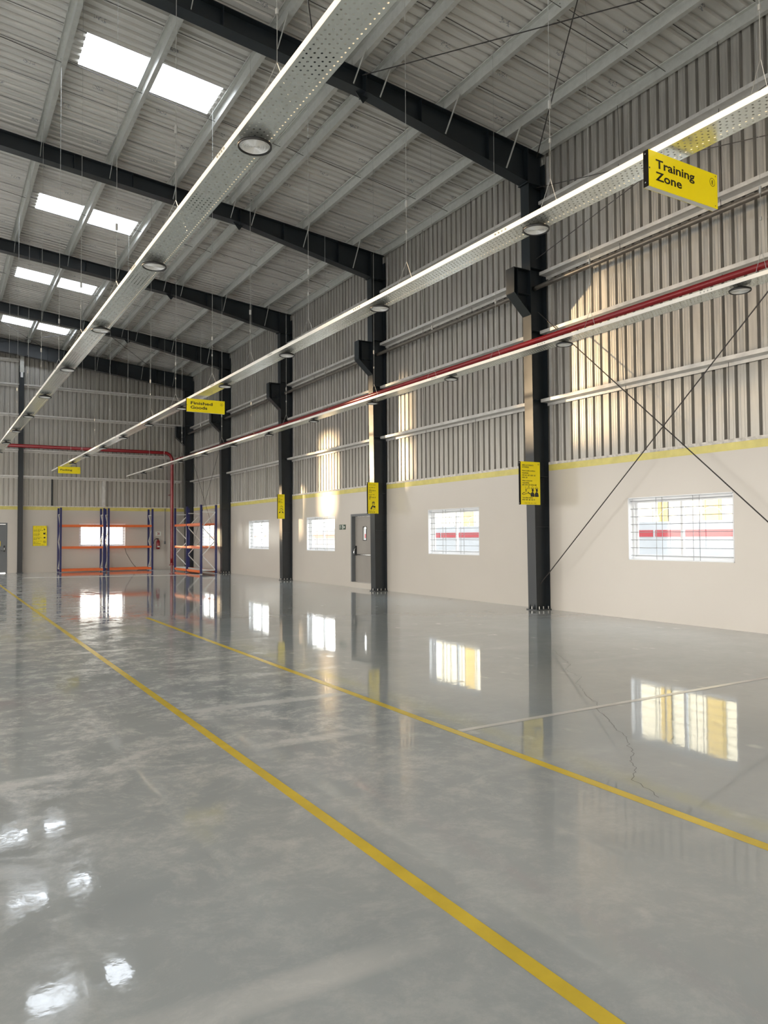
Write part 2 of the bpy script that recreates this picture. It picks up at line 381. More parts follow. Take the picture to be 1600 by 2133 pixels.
wr = struct(wall_with_holes(MB(), 'Y', W, 0.20, YF, YB, 0.0, HB+0.0, holes).build('wall_right', M['wall']))
MB().box(W-0.0015, W+0.001, YF, YB, HB-0.125, HB).build('yellow_band', M['band'], wr)
mb = MB(); y = YF                                                    # uneven plaster ledge on the masonry
while y < YB-0.01:
    y2 = min(y+random.uniform(0.5, 1.4), YB); mb.box(W-0.008, W+0.2, y, y2, HB, HB+0.05+random.uniform(-0.008, 0.008)); y = y2
mb.build('plaster_ledge', M['ledge'], wr)
# vertical cladding sheets, one metre each, deep narrow ribs
def rib_profile(pitch, n, groove, depth, micro=0.0):
    pts = [(0.0, 0.0)]
    for k in range(n):
        c = (k+0.5)*pitch; s = groove*0.12
        pts += [(c-groove/2-s, 0.0), (c-groove/2+s, depth), (c+groove/2-s, depth), (c+groove/2+s, 0.0)]
        if micro and k < n-1:
            c2 = (k+1.0)*pitch
            for o in (-0.032, 0.032): pts += [(c2+o-0.006, 0.0), (c2+o, micro), (c2+o+0.006, 0.0)]
    pts.append((n*pitch, 0.0)); return pts
PR = rib_profile(0.2, 5, 0.050, 0.062, 0.005)
ZC0, ZC1 = HB+0.02, 9.62
def sheet_y(name_mesh, za, zb):
    mb = MB()
    for (a, d), (b_, e) in zip(PR[:-1], PR[1:]):
        mb.add([(d, a, za), (e, b_, za), (e, b_, zb), (d, a, zb)], [(0,1,2,3)])
    return mb.mesh(name_mesh, M['sheet'], fix=False)
me = sheet_y('cladding_sheet', ZC0, ZC1)
y = -10.0; n = 0
while y < 37.1:
    o = bpy.data.objects.new('cladding_sheet', me); COL.objects.link(o); o.location = (W+0.035, y, 0); o.parent = wr; y += 1.0

# back wall
WINB = (5.685, 7.75); DOOR2 = (1.62, 2.70, 0.0, 2.23)
SUN_SLOTS = [(-13.3, -9.45, 4.4, 8.9), (-9.45, -8.3, 4.55, 7.6), (-4.05, -3.15, 3.75, 6.4), (-0.95, -0.25, 2.7, 5.3), (0.85, 1.2, 2.0, 3.6)]  # unseen openings placed to throw sun patches onto the right wall
wb = struct(wall_with_holes(MB(), 'X', YB, 0.20, XL, W+0.2, 0.0, HB, [(*WINB, 1.14, 2.205), DOOR2] + [h for h in SUN_SLOTS if h[2] < HB]).build('wall_back', M['wall']))
MB().box(1.25, W, YB-0.0015, YB+0.001, HB-0.15, HB).build('yellow_band', M['band'], wb)
MB().box(1.25, W, YB-0.008, YB+0.2, HB, HB+0.045).build('plaster_ledge', M['ledge'], wb)
mb = MB()
for (a, d), (b_, e) in zip(PR[:-1], PR[1:]):
    mb.add([(a, d, ZC0), (b_, e, ZC0), (b_, e, 11.0), (a, d, 11.0)], [(0,1,2,3)])
me = mb.mesh('cladding_sheet', M['sheet'], fix=False)
x = 10.83-1.0
while x > 1.3:
    o = bpy.data.objects.new('cladding_sheet', me); COL.objects.link(o); o.location = (x, YB+0.035, 0); o.parent = wb; x -= 1.0
# the part of the back wall out of view, one plain sheet with added sun slots, fins dimming the widest
mb = wall_with_holes(MB(), 'X', YB+0.04, 0.05, XL, x+1.0, HB, 11.0, SUN_SLOTS)
xx = -13.3
while xx < -9.5:
    mb.box(xx, xx+0.215, YB+0.05, YB+0.075, 4.4, 8.9); xx += 0.28  # added fins thin out the sun through the widest slot
mb.build('sun_slot_sheet', M['sheet'], wb)
# left and front walls (out of view) with open doorways; the high left slot and front doorways are added for fill
struct(wall_with_holes(MB(), 'Y', XL-0.2, 0.20, YF, YB+0.2, 0.0, 9.7, [(a, b_, 0.0, DOOR_H) for a, b_ in LEFT_DOORS]+[FILL_SLOT]).build('wall_left', M['wall']))
struct(wall_with_holes(MB(), 'X', YF-0.2, 0.20, XL, W+0.2, 0.0, 11.0, FRONT_FILL).build('wall_front', M['wall']))

# ceiling: roof sheets 1.03 m wide running up the slope, five ribs each
ce = struct(empty('ceiling'))
PRR = rib_profile(0.206, 5, 0.070, 0.048)
def roof_sheet(xa, xb, mt, nm):
    mb = MB(); zz = lambda x, d: 9.45+0.20+0.1*(W-x)+d
    for (a, d), (b_, e) in zip(PRR[:-1], PRR[1:]):
        mb.add([(xa, a, zz(xa,d)), (xb, a, zz(xb,d)), (xb, b_, zz(xb,e)), (xa, b_, zz(xa,e))], [(0,1,2,3)])
    if nm == 'roof_sheet':
        mb.add([(xa, 0.0, zz(xa,-0.006)), (xb, 0.0, zz(xb,-0.006)), (xb, 0.014, zz(xb,-0.006)), (xa, 0.014, zz(xa,-0.006))], [(0,1,2,3)], 1)
    return mb.mesh(nm, [mt, M['rod']], fix=False)
XE = W+0.45
me_full = roof_sheet(RX, XE, M['roof'], 'roof_sheet'); me_up = roof_sheet(RX, 2.2, M['roof'], 'roof_sheet'); me_lo = roof_sheet(4.7, XE, M['roof'], 'roof_sheet')
me_sky = roof_sheet(2.2, 4.7, M['skylight'], 'skylight_panel')
SKY = (-12, -6, 0, 7, 13, 19)
for i in range(-24, 23):
    y = 13.92 + 1.03*i
    for me, nm in (((me_up, 'roof_sheet'), (me_lo, 'roof_sheet'), (me_sky, 'skylight_panel')) if i in SKY else ((me_full, 'roof_sheet'),)):
        o = bpy.data.objects.new(nm, me); COL.objects.link(o); o.location = (0, y, 0); o.parent = ce
        if nm == 'skylight_panel': o['label'] = 'white translucent skylight sheet'
zr = 9.65+0.1*(W-RX)
MB().add([(XL-0.3, YF-0.3, zr-0.1*(RX-XL+0.3)), (RX, YF-0.3, zr), (RX, YB+0.6, zr), (XL-0.3, YB+0.6, zr-0.1*(RX-XL+0.3))], [(0,1,2,3)]).build('roof_slope', M['roof'], ce, fix=False)

# ------------------------------------------------------------------ windows: white aluminium sliders behind a welded grille
def window(name, axis, a, b_, z0, z1, nrail=8):
    f = W if axis == 'Y' else YB
    def bx(mb, u0, u1, d0, d1, za, zb):
        return mb.box(f+d0, f+d1, u0, u1, za, zb) if axis == 'Y' else mb.box(u0, u1, f+d0, f+d1, za, zb)
    root = struct(empty(name, ((f+0.1, (a+b_)/2, z0) if axis == 'Y' else ((a+b_)/2, f+0.1, z0))))
    mb = MB()
    bx(mb, a-0.002, a+0.012, -0.003, 0.2, z0, z1); bx(mb, b_-0.012, b_+0.002, -0.003, 0.2, z0, z1)
    bx(mb, a-0.002, b_+0.002, -0.003, 0.2, z0-0.002, z0+0.012); bx(mb, a-0.002, b_+0.002, -0.003, 0.2, z1-0.012, z1+0.002)
    mb.build('reveal', M['white'], root)
    mb = MB()
    for u0, u1, za, zb in ((a+.012, a+.055, z0+.012, z1-.012), (b_-.055, b_-.012, z0+.012, z1-.012), (a+.055, b_-.055, z0+.012, z0+.055), (a+.055, b_-.055, z1-.055, z1-.012)): bx(mb, u0, u1, 0.10, 0.17, za, zb)
    mb.build('window_frame', M['white'], root)
    mid = (a+b_)/2
    for u0, u1, d in ((a+.055, mid+.025, 0.112), (mid-.025, b_-.055, 0.138)):
        mb = MB(); z2, z3 = z0+.055, z1-.055
        for q in ((u0, u0+.045, z2, z3), (u1-.045, u1, z2, z3), (u0+.045, u1-.045, z2, z2+.04), (u0+.045, u1-.045, z3-.04, z3)): bx(mb, q[0], q[1], d, d+0.022, q[2], q[3])
        s = mb.build('sash', M['white'], root)
        mb = MB(); bx(mb, u0+.045, u1-.045, d+0.009, d+0.013, z2+.04, z3-.04); mb.build('pane', M['glass'], s)
    r = 0.0055; n = nrail
    def rod(p, q):
        c = lambda u, z: (f+0.045, u, z) if axis == 'Y' else (u, f+0.045, z)
        return MB().cyl(c(*p), c(*q), r, 6)
    for k in range(n):
        z = z0 + (z1-z0)*(k+0.55)/n; rod((a+.012, z), (b_-.012, z)).build('grille_bar', M['grille'], root)
    for k in (0.275, 0.335, 0.63, 0.69):
        u = b_ - (b_-a)*k if axis == 'Y' else a+(b_-a)*k
        rod((u, z0+.012), (u, z1-.012)).build('grille_upright', M['grille'], root)
    return root
for k, (a, b_) in enumerate(WIN): window('window_%d' % (k+1), 'Y', a, b_, *WZ)
window('window_6', 'X', *WINB, 1.14, 2.205)

# ------------------------------------------------------------------ doors
d1 = struct(empty('door_1', (W+0.1, 19.5, 0.16)))
a, b_, z0, z1 = DOOR1
mb = MB().box(W-0.01, W+0.19, a, a+0.07, z0, z1).box(W-0.01, W+0.19, b_-0.07, b_, z0, z1).box(W-0.01, W+0.19, a+0.07, b_-0.07, z1-0.07, z1)
mb.build('door_frame', M['doorframe'], d1)
leaf = wall_with_holes(MB(), 'Y', W+0.11, 0.045, a+0.07, b_-0.07, z0+0.005, z1-0.075, [(19.40, 19.57, 1.42, 1.80)]).build('door_leaf', M['door'], d1)
MB().box(W+0.128, W+0.134, 19.40, 19.57, 1.42, 1.80).build('vision_pane', M['glass'], leaf)
mb = MB()
for q in ((19.38,19.40,1.40,1.82),(19.57,19.59,1.40,1.82),(19.40,19.57,1.40,1.42),(19.40,19.57,1.80,1.82)): mb.box(W+0.100, W+0.112, *q)
mb.build('vision_frame', M['black'], leaf)
mb = MB().cyl((W+0.03, a+0.17, 0.98), (W+0.03, b_-0.13, 0.98), 0.018, 10)
pb = mb.build('panic_bar', M['chrome'], d1, smooth=True)
for yy in (a+0.17, b_-0.13):
    MB().tube([(W+0.03, yy, 0.97), (W+0.022, yy, 1.04), (W+0.04, yy, 1.13), (W+0.11, yy, 1.20)], 0.014, 8).build('panic_bar_arm', M['chrome'], pb, smooth=True)
    MB().box(W+0.085, W+0.112, yy-0.03, yy+0.03, 0.95, 1.24).build('lock_case', M['black'], pb)
MB().box(W+0.106, W+0.111, a+0.10, a+0.16, 1.26, 1.46).build('door_sticker', M['yellow'], leaf)
MB().box(W-0.045, W+0.001, a-0.02, b_+0.02, 0.0, 0.155).build('door_step', M['wall'], wr)

d2 = struct(empty('door_2', (2.16, YB+0.1, 0.0)))
a, b_, z0, z1 = DOOR2
MB().box(a, a+0.06, YB-0.01, YB+0.15, z0, z1).box(b_-0.06, b_, YB-0.01, YB+0.15, z0, z1).box(a+0.06, b_-0.06, YB-0.01, YB+0.15, z1-0.06, z1).build('door_frame', M['doorframe'], d2)
leaf = MB().box(a+0.06, b_-0.06, YB+0.02, YB+0.065, 0.02, z1-0.065).build('door_leaf', M['doorframe'], d2)
pb = MB().cyl((a+0.1, YB-0.05, 1.0), (b_-0.12, YB-0.05, 1.0), 0.018, 10).build('panic_bar', M['chrome'], d2, smooth=True)
MB().tube([(b_-0.12, YB-0.05, 1.0), (b_-0.12, YB-0.045, 1.10), (b_-0.12, YB+0.02, 1.20)], 0.014, 8).build('panic_bar_arm', M['chrome'], pb, smooth=True)
MB().box(b_-0.15, b_-0.09, YB-0.01, YB+0.021, 0.95, 1.22).build('lock_case', M['black'], pb)
MB().box(b_-0.33, b_-0.27, YB+0.014, YB+0.021, 1.20, 1.42).build('door_sticker', M['yellow'], leaf)
MB().box(a+0.06, b_-0.06, YB+0.0, YB+0.02, 0.02, 0.05).build('kick_strip', M['white'], leaf)

# ================================================================== STEEL FRAME
FW = 0.25                                                             # flange width
def ibeam_col(x_in0, x_in1, zt):
    # I column against the right wall: local origin at (W, near face y, 0)
    root = empty('steel_column', (W, 0, 0))
    X = lambda z: x_in0 + (x_in1-x_in0)*z/zt
    MB().add([(X(0),0,0),(X(0)+.014,0,0),(X(0)+.014,FW,0),(X(0),FW,0),(X(zt),0,zt),(X(zt)+.014,0,zt),(X(zt)+.014,FW,zt),(X(zt),FW,zt)],
             [(0,3,2,1),(4,5,6,7),(0,1,5,4),(1,2,6,5),(2,3,7,6),(3,0,4,7)]).build('inner_flange', M['steel'], root)
    MB().box(W-.016, W-.002, 0, FW, 0, zt+0.5).build('outer_flange', M['steel'], root)
    MB().add([(X(0)+.014,FW/2-.005,0),(W-.016,FW/2-.005,0),(W-.016,FW/2+.005,0),(X(0)+.014,FW/2+.005,0),(X(zt)+.014,FW/2-.005,zt),(W-.016,FW/2-.005,zt),(W-.016,FW/2+.005,zt),(X(zt)+.014,FW/2+.005,zt)],
             [(0,3,2,1),(4,5,6,7),(0,1,5,4),(1,2,6,5),(2,3,7,6),(3,0,4,7)]).build('web', M['steel'], root)
    for z in (1.69, 2.72, 4.30, 5.72, 7.02, 8.05):
        for ya, yb in ((0.004, FW/2-.005), (FW/2+.005, FW-.004)):
            MB().box(X(z)+.014, W-.016, ya, yb, z-.005, z+.005).build('stiffener', M['steel'], root)
    MB().box(x_in0-.03, W-.002, -.03, FW+.03, 0, .018).build('base_plate', M['steel'], root)
    for xx, sgn in ((x_in0, -1),):
        for yy in (0.06, 0.19):
            MB().prism([(xx, 0.018), (xx-.03, 0.018), (xx, 0.13)], lambda p, e, yy=yy: (p[0], yy-.005+.01*e, p[1])).build('gusset', M['steel'], root)
    for xx in (x_in0+.10, x_in0+.22):
        MB().prism([(-.028, .018), (.0, .018), (.0, .13)], lambda p, e, xx=xx: (xx-.005+.01*e, p[0]+.0, p[1])).build('gusset', M['steel'], root)
    for xx, yy in ((x_in0-.016, .125), (x_in0+.055, -.015), (x_in0+.165, -.015), (x_in0+.30, -.015)):
        MB().cyl((xx, yy, .018), (xx, yy, .075), .011, 6).build('anchor_bolt', M['galv_dull'], root)
    # cap plates at the knee
    MB().box(X(zt)-.05, W-.002, -.02, FW+.02, zt, zt+.02).build('cap_plate', M['steel'], root)
    # crane bracket
    bx0, zt_, zm, zb = 9.955, 6.95, 6.44, 6.03
    bk = MB().prism([(bx0+.014, zt_-.012), (X(zt_), zt_-.012), (X(zb), zb+.03), (bx0+.014, zm)], lambda p, e: (p[0], FW/2-.005+.01*e, p[1])).build('bracket', M['steel'], root)
    MB().box(bx0, bx0+.014, 0, FW, zm, zt_).build('bracket_end_plate', M['steel'], bk)
    MB().box(bx0+.014, X(zt_), 0, FW, zt_-.012, zt_).build('bracket_top_plate', M['steel'], bk)
    MB().prism([(bx0, zm), (bx0+.008, zm-.014), (X(zb)-.001, zb), (X(zb)-.001, zb+.02)], lambda p, e: (p[0], FW*e, p[1])).build('bracket_bottom_plate', M['steel'], bk)
    MB().box(bx0+.10, bx0+.11, 0.004, FW/2-.005, zm-.07, zt_-.012).build('bracket_stiffener', M['steel'], bk)
    MB().box(bx0+.10, X(zm)-.002, 0.004, FW/2-.005, zm-.005, zm+.005).build('bracket_stiffener', M['steel'], bk)
    return root
c0 = ibeam_col(10.455, 10.37, 8.76)
clabel = ['dark charcoal steel column nearest the camera, carrying the crew poster',
          'charcoal steel column standing right beside the grey wall door',
          'charcoal steel column with the poster between the two far windows',
          'charcoal steel column standing beside the near end of the wall rack',
          'charcoal corner column behind the red riser pipe']
for k, yk in enumerate(COLY):
    c = c0 if k == 0 else copy_tree(c0)
    c.location = (W, yk, 0); tag(c, clabel[k], 'column', 'columns along the right wall')

def rafter(k, yk, end=False):
    root = empty('rafter_beam', (W, yk, 9.0))
    dx = 0.36
    XS, XI = 6.55, 10.36
    bot = lambda x: (ztop(x)-dx if not end else ztop(x)-0.72+0.02*min(8.7, max(0, W-x))) if x <= XS else ((ztop(XS)-dx)+(8.78-(ztop(XS)-dx))*(x-XS)/(XI-XS) if not end else ztop(x)-0.72+0.02*(W-x))
    xs = [W-.02, XI, XS, RX, RX-(XS-RX), XL+0.05]
    top = [(x, ztop(x)-.012) for x in xs]
    def botm(x): return bot(x) if x >= RX else bot(2*RX-x)
    lo = [(x, botm(x)+.012) for x in xs]
    yb = FW/2
    mb = MB()
    for i in range(len(xs)-1):
        mb.prism([top[i], top[i+1], lo[i+1], lo[i]], lambda p, e: (p[0], yk+yb-.005+.01*e, p[1]))
    mb.build('web', M['steel'], root)
    for nm, ln, s in (('top_flange', [(x, ztop(x)-.012) for x in xs], .012), ('bottom_flange', [(x, botm(x)) for x in xs[1:]], .012)):
        mb = MB()
        for p, q in zip(ln[:-1], ln[1:]):
            mb.prism([p, q, (q[0], q[1]+s), (p[0], p[1]+s)], lambda v, e: (v[0], yk+FW*e, v[1]))
        mb.build(nm, M['steel'], root)
    if not end:
        MB().box(XS-.012, XS+.012, yk-.01, yk+FW+.01, bot(XS)-.02, ztop(XS)-.014).build('splice_plate', M['steel'], root)
        MB().prism([(XS-.16, bot(XS)+.02), (XS+.10, bot(XS)-.03), (XS, bot(XS)-.16)], lambda p, e: (p[0], yk+.12+.01*e, p[1])).build('splice_gusset', M['steel'], root)
        MB().box(XI-.01, XI+.01, yk-.01, yk+FW+.01, 8.76, ztop(XI)-.014).build('knee_plate', M['steel'], root)
    for x in (9.35, 7.75, 2.6, 3.9) if not end else (9.0, 7.2, 4.2):
        MB().box(x-.005, x+.005, yk+.004, yk+yb-.005, botm(x)+.012, ztop(x)-.012).build('web_stiffener', M['steel'], root)
    for x in PUR[1:-1]:
        zb_ = botm(x)
        MB().bar((x-.02, yk-.012, zb_+.03), (x-.02, yk-.46, ztop(x)+.045), .045, .006, (1,0,0)).build('flange_brace', M['galv'], root)
    return root
PUR = [10.74, 9.80, 8.30, 6.85, 6.30, 4.85, 3.38, 1.90, 0.42, -1.05]
rl = ['nearest dark roof rafter, meeting the column with the crew poster', 'dark roof rafter second from the camera, over the grey wall door', 'dark roof rafter third from the camera',
      'dark roof rafter fourth from the camera, over the wall rack', 'deep dark end rafter against the far cladding']
for k, yk in enumerate(COLY):
    tag(rafter(k, yk, k == 4), rl[k], 'beam', 'roof rafters')

# purlins: galvanised Z sections along the hall, with sag rods at mid bay
def zsect(x, zb, h, wd, ya, yb, t=.004):
    mb = MB()
    pts = [(x+wd, zb+.022), (x+wd, zb), (x, zb), (x, zb+h), (x-wd, zb+h), (x-wd, zb+h-.02)]
    for p, q in zip(pts[:-1], pts[1:]):
        d = Vector((q[0]-p[0], q[1]-p[1])).normalized(); n = Vector((-d.y, d.x))*t/2
        mb.prism([(p[0]+n.x, p[1]+n.y), (q[0]+n.x, q[1]+n.y), (q[0]-n.x, q[1]-n.y), (p[0]-n.x, p[1]-n.y)], lambda v, e: (v[0], ya+(yb-ya)*e, v[1]))
    return mb
for i, x in enumerate(PUR):
    zb = ztop(x)+.012 if i else ztop(x)+.012
    o = zsect(x, zb, .176, .085, YF+.3, YB-.1).build('roof_purlin', M['galv'])
    tag(o, ('galvanised eave purlin along the top of the right wall' if i == 0 else 'galvanised roof purlin, %s inward from the right wall eave' % ORD[i-1]), 'purlin', 'roof purlins')
    if i < len(PUR)-1:
        x2 = PUR[i+1]
        for yk in (Y0-3.1, Y0+3.35, Y0+L+3.35, Y0+2*L+3.35, Y0+3*L+2.9):
            MB().cyl((x+.01, yk, zb+.05), (x2-.01, yk+.02, ztop(x2)+.14), .006, 6).build('sag_rod', M['rod'], o)
    for yk in COLY:                                                   # cleats holding the purlin on each rafter
        MB().box(x-.013, x-.006, yk+.05, yk+.20, zb, zb+.16).build('cleat', M['galv'], o)

# wall girts between the columns of the right wall
BAYN = ['bay nearest the camera', 'bay with the second window', 'bay with the grey door', 'bay with the far window', 'bay behind the wall rack']
bays = [(5.0+FW, COLY[0])] + [(COLY[k]+FW, COLY[k+1]) for k in range(4)]
GZ = [(4.245, 'lowest'), (5.66, 'second lowest'), (6.88, 'second highest'), (8.36, 'highest')]
def girt(x_in, z, ya, yb, axis='Y', flip=1):
    # Z section: inner flange rises at the inside edge, web flat, outer flange drops at the cladding
    mb = MB(); d = .185; pts = [(0, .065+z), (0, z), (d, z), (d, z-.06)]
    for p, q in zip(pts[:-1], pts[1:]):
        dd = Vector((q[0]-p[0], q[1]-p[1])).normalized(); n = Vector((-dd.y, dd.x))*.0025
        poly = [(p[0]+n.x, p[1]+n.y), (q[0]+n.x, q[1]+n.y), (q[0]-n.x, q[1]-n.y), (p[0]-n.x, p[1]-n.y)]
        mb.prism(poly, (lambda v, e: (x_in+v[0], ya+(yb-ya)*e, v[1])) if axis == 'Y' else (lambda v, e: (ya+(yb-ya)*e, x_in+v[0], v[1])))
    return mb
for bi, (ya, yb) in enumerate(bays):
    for gi, (z, nm) in enumerate(GZ):
        g = girt(W-.2, z, ya+.004, yb-.004).build('wall_girt', M['galv_dull'])
        tag(g, '%s galvanised wall girt in the %s' % (nm, BAYN[bi]), 'girt', 'right wall girts')
        ztp = GZ[gi+1][0] if gi < 3 else 9.46
        zlo = z
        for fr in (.34, .67):
            yy = ya + (yb-ya)*fr
            MB().cyl((W-.10, yy, zlo), (W-.10, yy+.03, ztp-.004), .005, 5).build('sag_rod', M['rod'], g)
        if gi == 0:
            for fr in (.34, .67):
                yy = ya + (yb-ya)*fr
                MB().cyl((W-.06, yy, HB+.04), (W-.06, yy-.02, z-.002), .005, 5).build('sag_rod', M['rod'], g)
    t = MB().tube([(W-.235, ya-.10, 6.63), (W-.235, ya+.02, 6.63), (W-.235, yb-.02, 6.63), (W-.235, yb+.10, 6.63)], .048, 12).build('strut_tube', M['pole'], smooth=True)
    tag(t, 'dull brown steel strut tube between columns in the %s' % BAYN[bi], 'tube', 'strut tubes')
# cladding edge trims beside each column
for k, yk in enumerate(COLY[:4]):
    o = struct(MB().box(W+.004, W+.030, yk-.11, yk-.04, HB+.05, 9.4).build('trim_%d' % (k+1), M['galv_dull']))

# back wall girts and wind column
for z, nm in ((4.28, 'lowest'), (5.45, 'second lowest'), (7.04, 'middle'), (8.39, 'second highest'), (9.5, 'highest')):
    for xa, xb, sd in ((1.3, 3.095, 'left'), (3.295, 10.38, 'right')):
        if z == 9.5 and sd == 'right': continue
        g = girt(YB-.2, z, xa, xb, 'X').build('wall_girt', M['galv_dull'])
        tag(g, '%s girt on the far wall, %s of the wind column' % (nm, sd), 'girt', 'far wall girts')
root = tag(empty('wind_column', (3.195, YB-.2, 0)), 'slim charcoal wind column standing against the far wall', 'column')
MB().box(3.10, 3.29, YB-.30, YB-.288, 0, 9.3).build('inner_flange', M['steel'], root)
MB().box(3.10, 3.29, YB-.014, YB-.002, 0, 9.3).build('outer_flange', M['steel'], root)
MB().box(3.19, 3.20, YB-.288, YB-.014, 0, 9.3).build('web', M['steel'], root)
MB().box(3.06, 3.33, YB-.33, YB-.002, 0, .015).build('base_plate', M['steel'], root)
MB().box(3.11, 3.28, YB-.315, YB-.302, 8.95, 9.72).build('head_plate', M['galv'], root)
MB().box(3.14, 3.24, YB-.325, YB-.315, 8.72, 8.95).build('paper_tag', M['white'], root)
o = MB().box(4.47, 4.53, YB-.10, YB-.004, HB+.05, 4.22).build('jamb_post', M['steel']); tag(o, 'dark short jamb post under the lowest far girt', 'post')
o = MB().box(6.68, 6.82, YB-.12, YB-.004, HB+.05, 4.22).build('jamb_post', M['galv_dull']); tag(o, 'pale galvanised jamb post above the far window', 'post')

# bracing rods
RODS = [((10.565, Y0+.02, .52), (10.565, 5.1, 6.45), 'dark wall bracing rod rising from the foot of the nearest column'),
        ((10.60, Y0+.02, 6.12), (10.60, 5.1, .28), 'dark wall bracing rod falling towards the nearest window'),
        ((10.575, Y0+.02, 7.22), (10.575, 5.1, 8.50), 'thin upper bracing rod rising behind the training sign'),
        ((10.605, Y0+.02, 8.72), (10.605, 5.1, 7.12), 'thin upper bracing rod falling behind the training sign'),
        ((10.575, 36.4, 5.95), (10.575, 31.3, .45), 'thin bracing rod crossing the bay behind the wall rack, falling towards the camera'),
        ((10.60, 36.4, .45), (10.60, 31.3, 5.95), 'thin bracing rod crossing the bay behind the wall rack, rising towards the camera'),
        ((6.48, Y0+.02, 9.80), (10.42, 5.1, 9.36), 'roof bracing rod running from the rafter splice to the eave'),
        ((10.62, Y0+.02, 9.36), (6.25, 5.1, 9.74), 'roof bracing rod starting at the knee of the nearest rafter'),
        ((5.55, Y0+.02, 9.87), (1.7, 5.1, 10.2), 'roof bracing rod left of the first cable tray near the top edge'),
        ((0.9, 31.3, 10.28), (4.1, 36.35, 9.98), 'far roof bracing rod under the last skylight, rising leftwards'),
        ((5.5, 31.3, 9.78), (2.3, 36.35, 10.07), 'far roof bracing rod under the last skylight, rising rightwards'),
        ((5.6, 31.3, 9.85), (8.95, 36.35, 9.52), 'far roof bracing rod between the first and second trays')]
for p, q, lb in RODS:
    o = MB().cyl(p, q, .010 if 'thin' not in lb else .0075, 6).build('bracing_rod', M['rod']); tag(o, lb, 'rod', 'bracing rods')

# ================================================================== CABLE TRAYS, LAMPS, SUSPENSION WIRES
ZT = 4.47; TW = .27; SEC = 2.9
def plate_mesh():
    mb = MB(); nx, ny = 6, 58; cw, cl = .04, SEC/58
    x0 = -nx*cw/2
    for j in range(ny):
        for i in range(nx):
            xc = x0 + (i+.5)*cw; yc = (j+.5)*cl + (0.0 if i % 2 else 0.0)
            hx, hy = cw/2, cl/2; st = .010 if i % 2 else -.010
            rect = [(xc-hx,yc-hy),(xc,yc-hy),(xc+hx,yc-hy),(xc+hx,yc),(xc+hx,yc+hy),(xc,yc+hy),(xc-hx,yc+hy),(xc-hx,yc)]
            hole = [(xc+.0075*math.cos(t), yc+st+.0085*math.sin(t)) for t in [math.pi*(1.25+.25*q) for q in range(8)]]
            mb.add([(a, b_, 0) for a, b_ in rect]+[(a, b_, 0) for a, b_ in hole], [(q,(q+1)%8,8+(q+1)%8,8+q) for q in range(8)])
    for s in (-1, 1): mb.add([(s*.12, 0, 0), (s*TW/2, 0, 0), (s*TW/2, SEC-.006, 0), (s*.12, SEC-.006, 0)], [(0,1,2,3)])
    return mb.mesh('perforated_plate', M['tray'], fix=False)
PLATE = plate_mesh()
def rail_mb(s, ln):
    return MB().box(min(s*TW/2, s*(TW/2-.002)), max(s*TW/2, s*(TW/2-.002)), 0, ln, 0, .05).box(min(s*(TW/2-.002), s*(TW/2-.02)), max(s*(TW/2-.002), s*(TW/2-.02)), 0, ln, .048, .05)
TR = [dict(x=2.06, s=.0105, y0=1.2, y1=36.0, n='first', who='left', ly=5.22, ld=2.885, nl=9, wires=[4.8, 7.3, 10.0, 12.6, 14.9, 17.4, 19.8, 22.3, 24.8]),
      dict(x=4.95, s=.0142, y0=1.0, y1=33.9, n='second', who='middle', ly=5.32, ld=2.87, nl=10, wires=[3.06, 5.12, 7.56, 10.27, 12.64, 14.7, 17.26, 19.5, 22.0, 24.4, 26.8, 29.2, 31.6]),
      dict(x=8.27, s=.009, y0=1.0, y1=36.3, n='third', who='right', ly=5.45, ld=2.9, nl=11, wires=[5.17, 7.82, 9.96, 11.85, 14.06, 16.4, 18.74, 21.3, 23.95, 26.2, 28.5, 31.0, 33.4])]
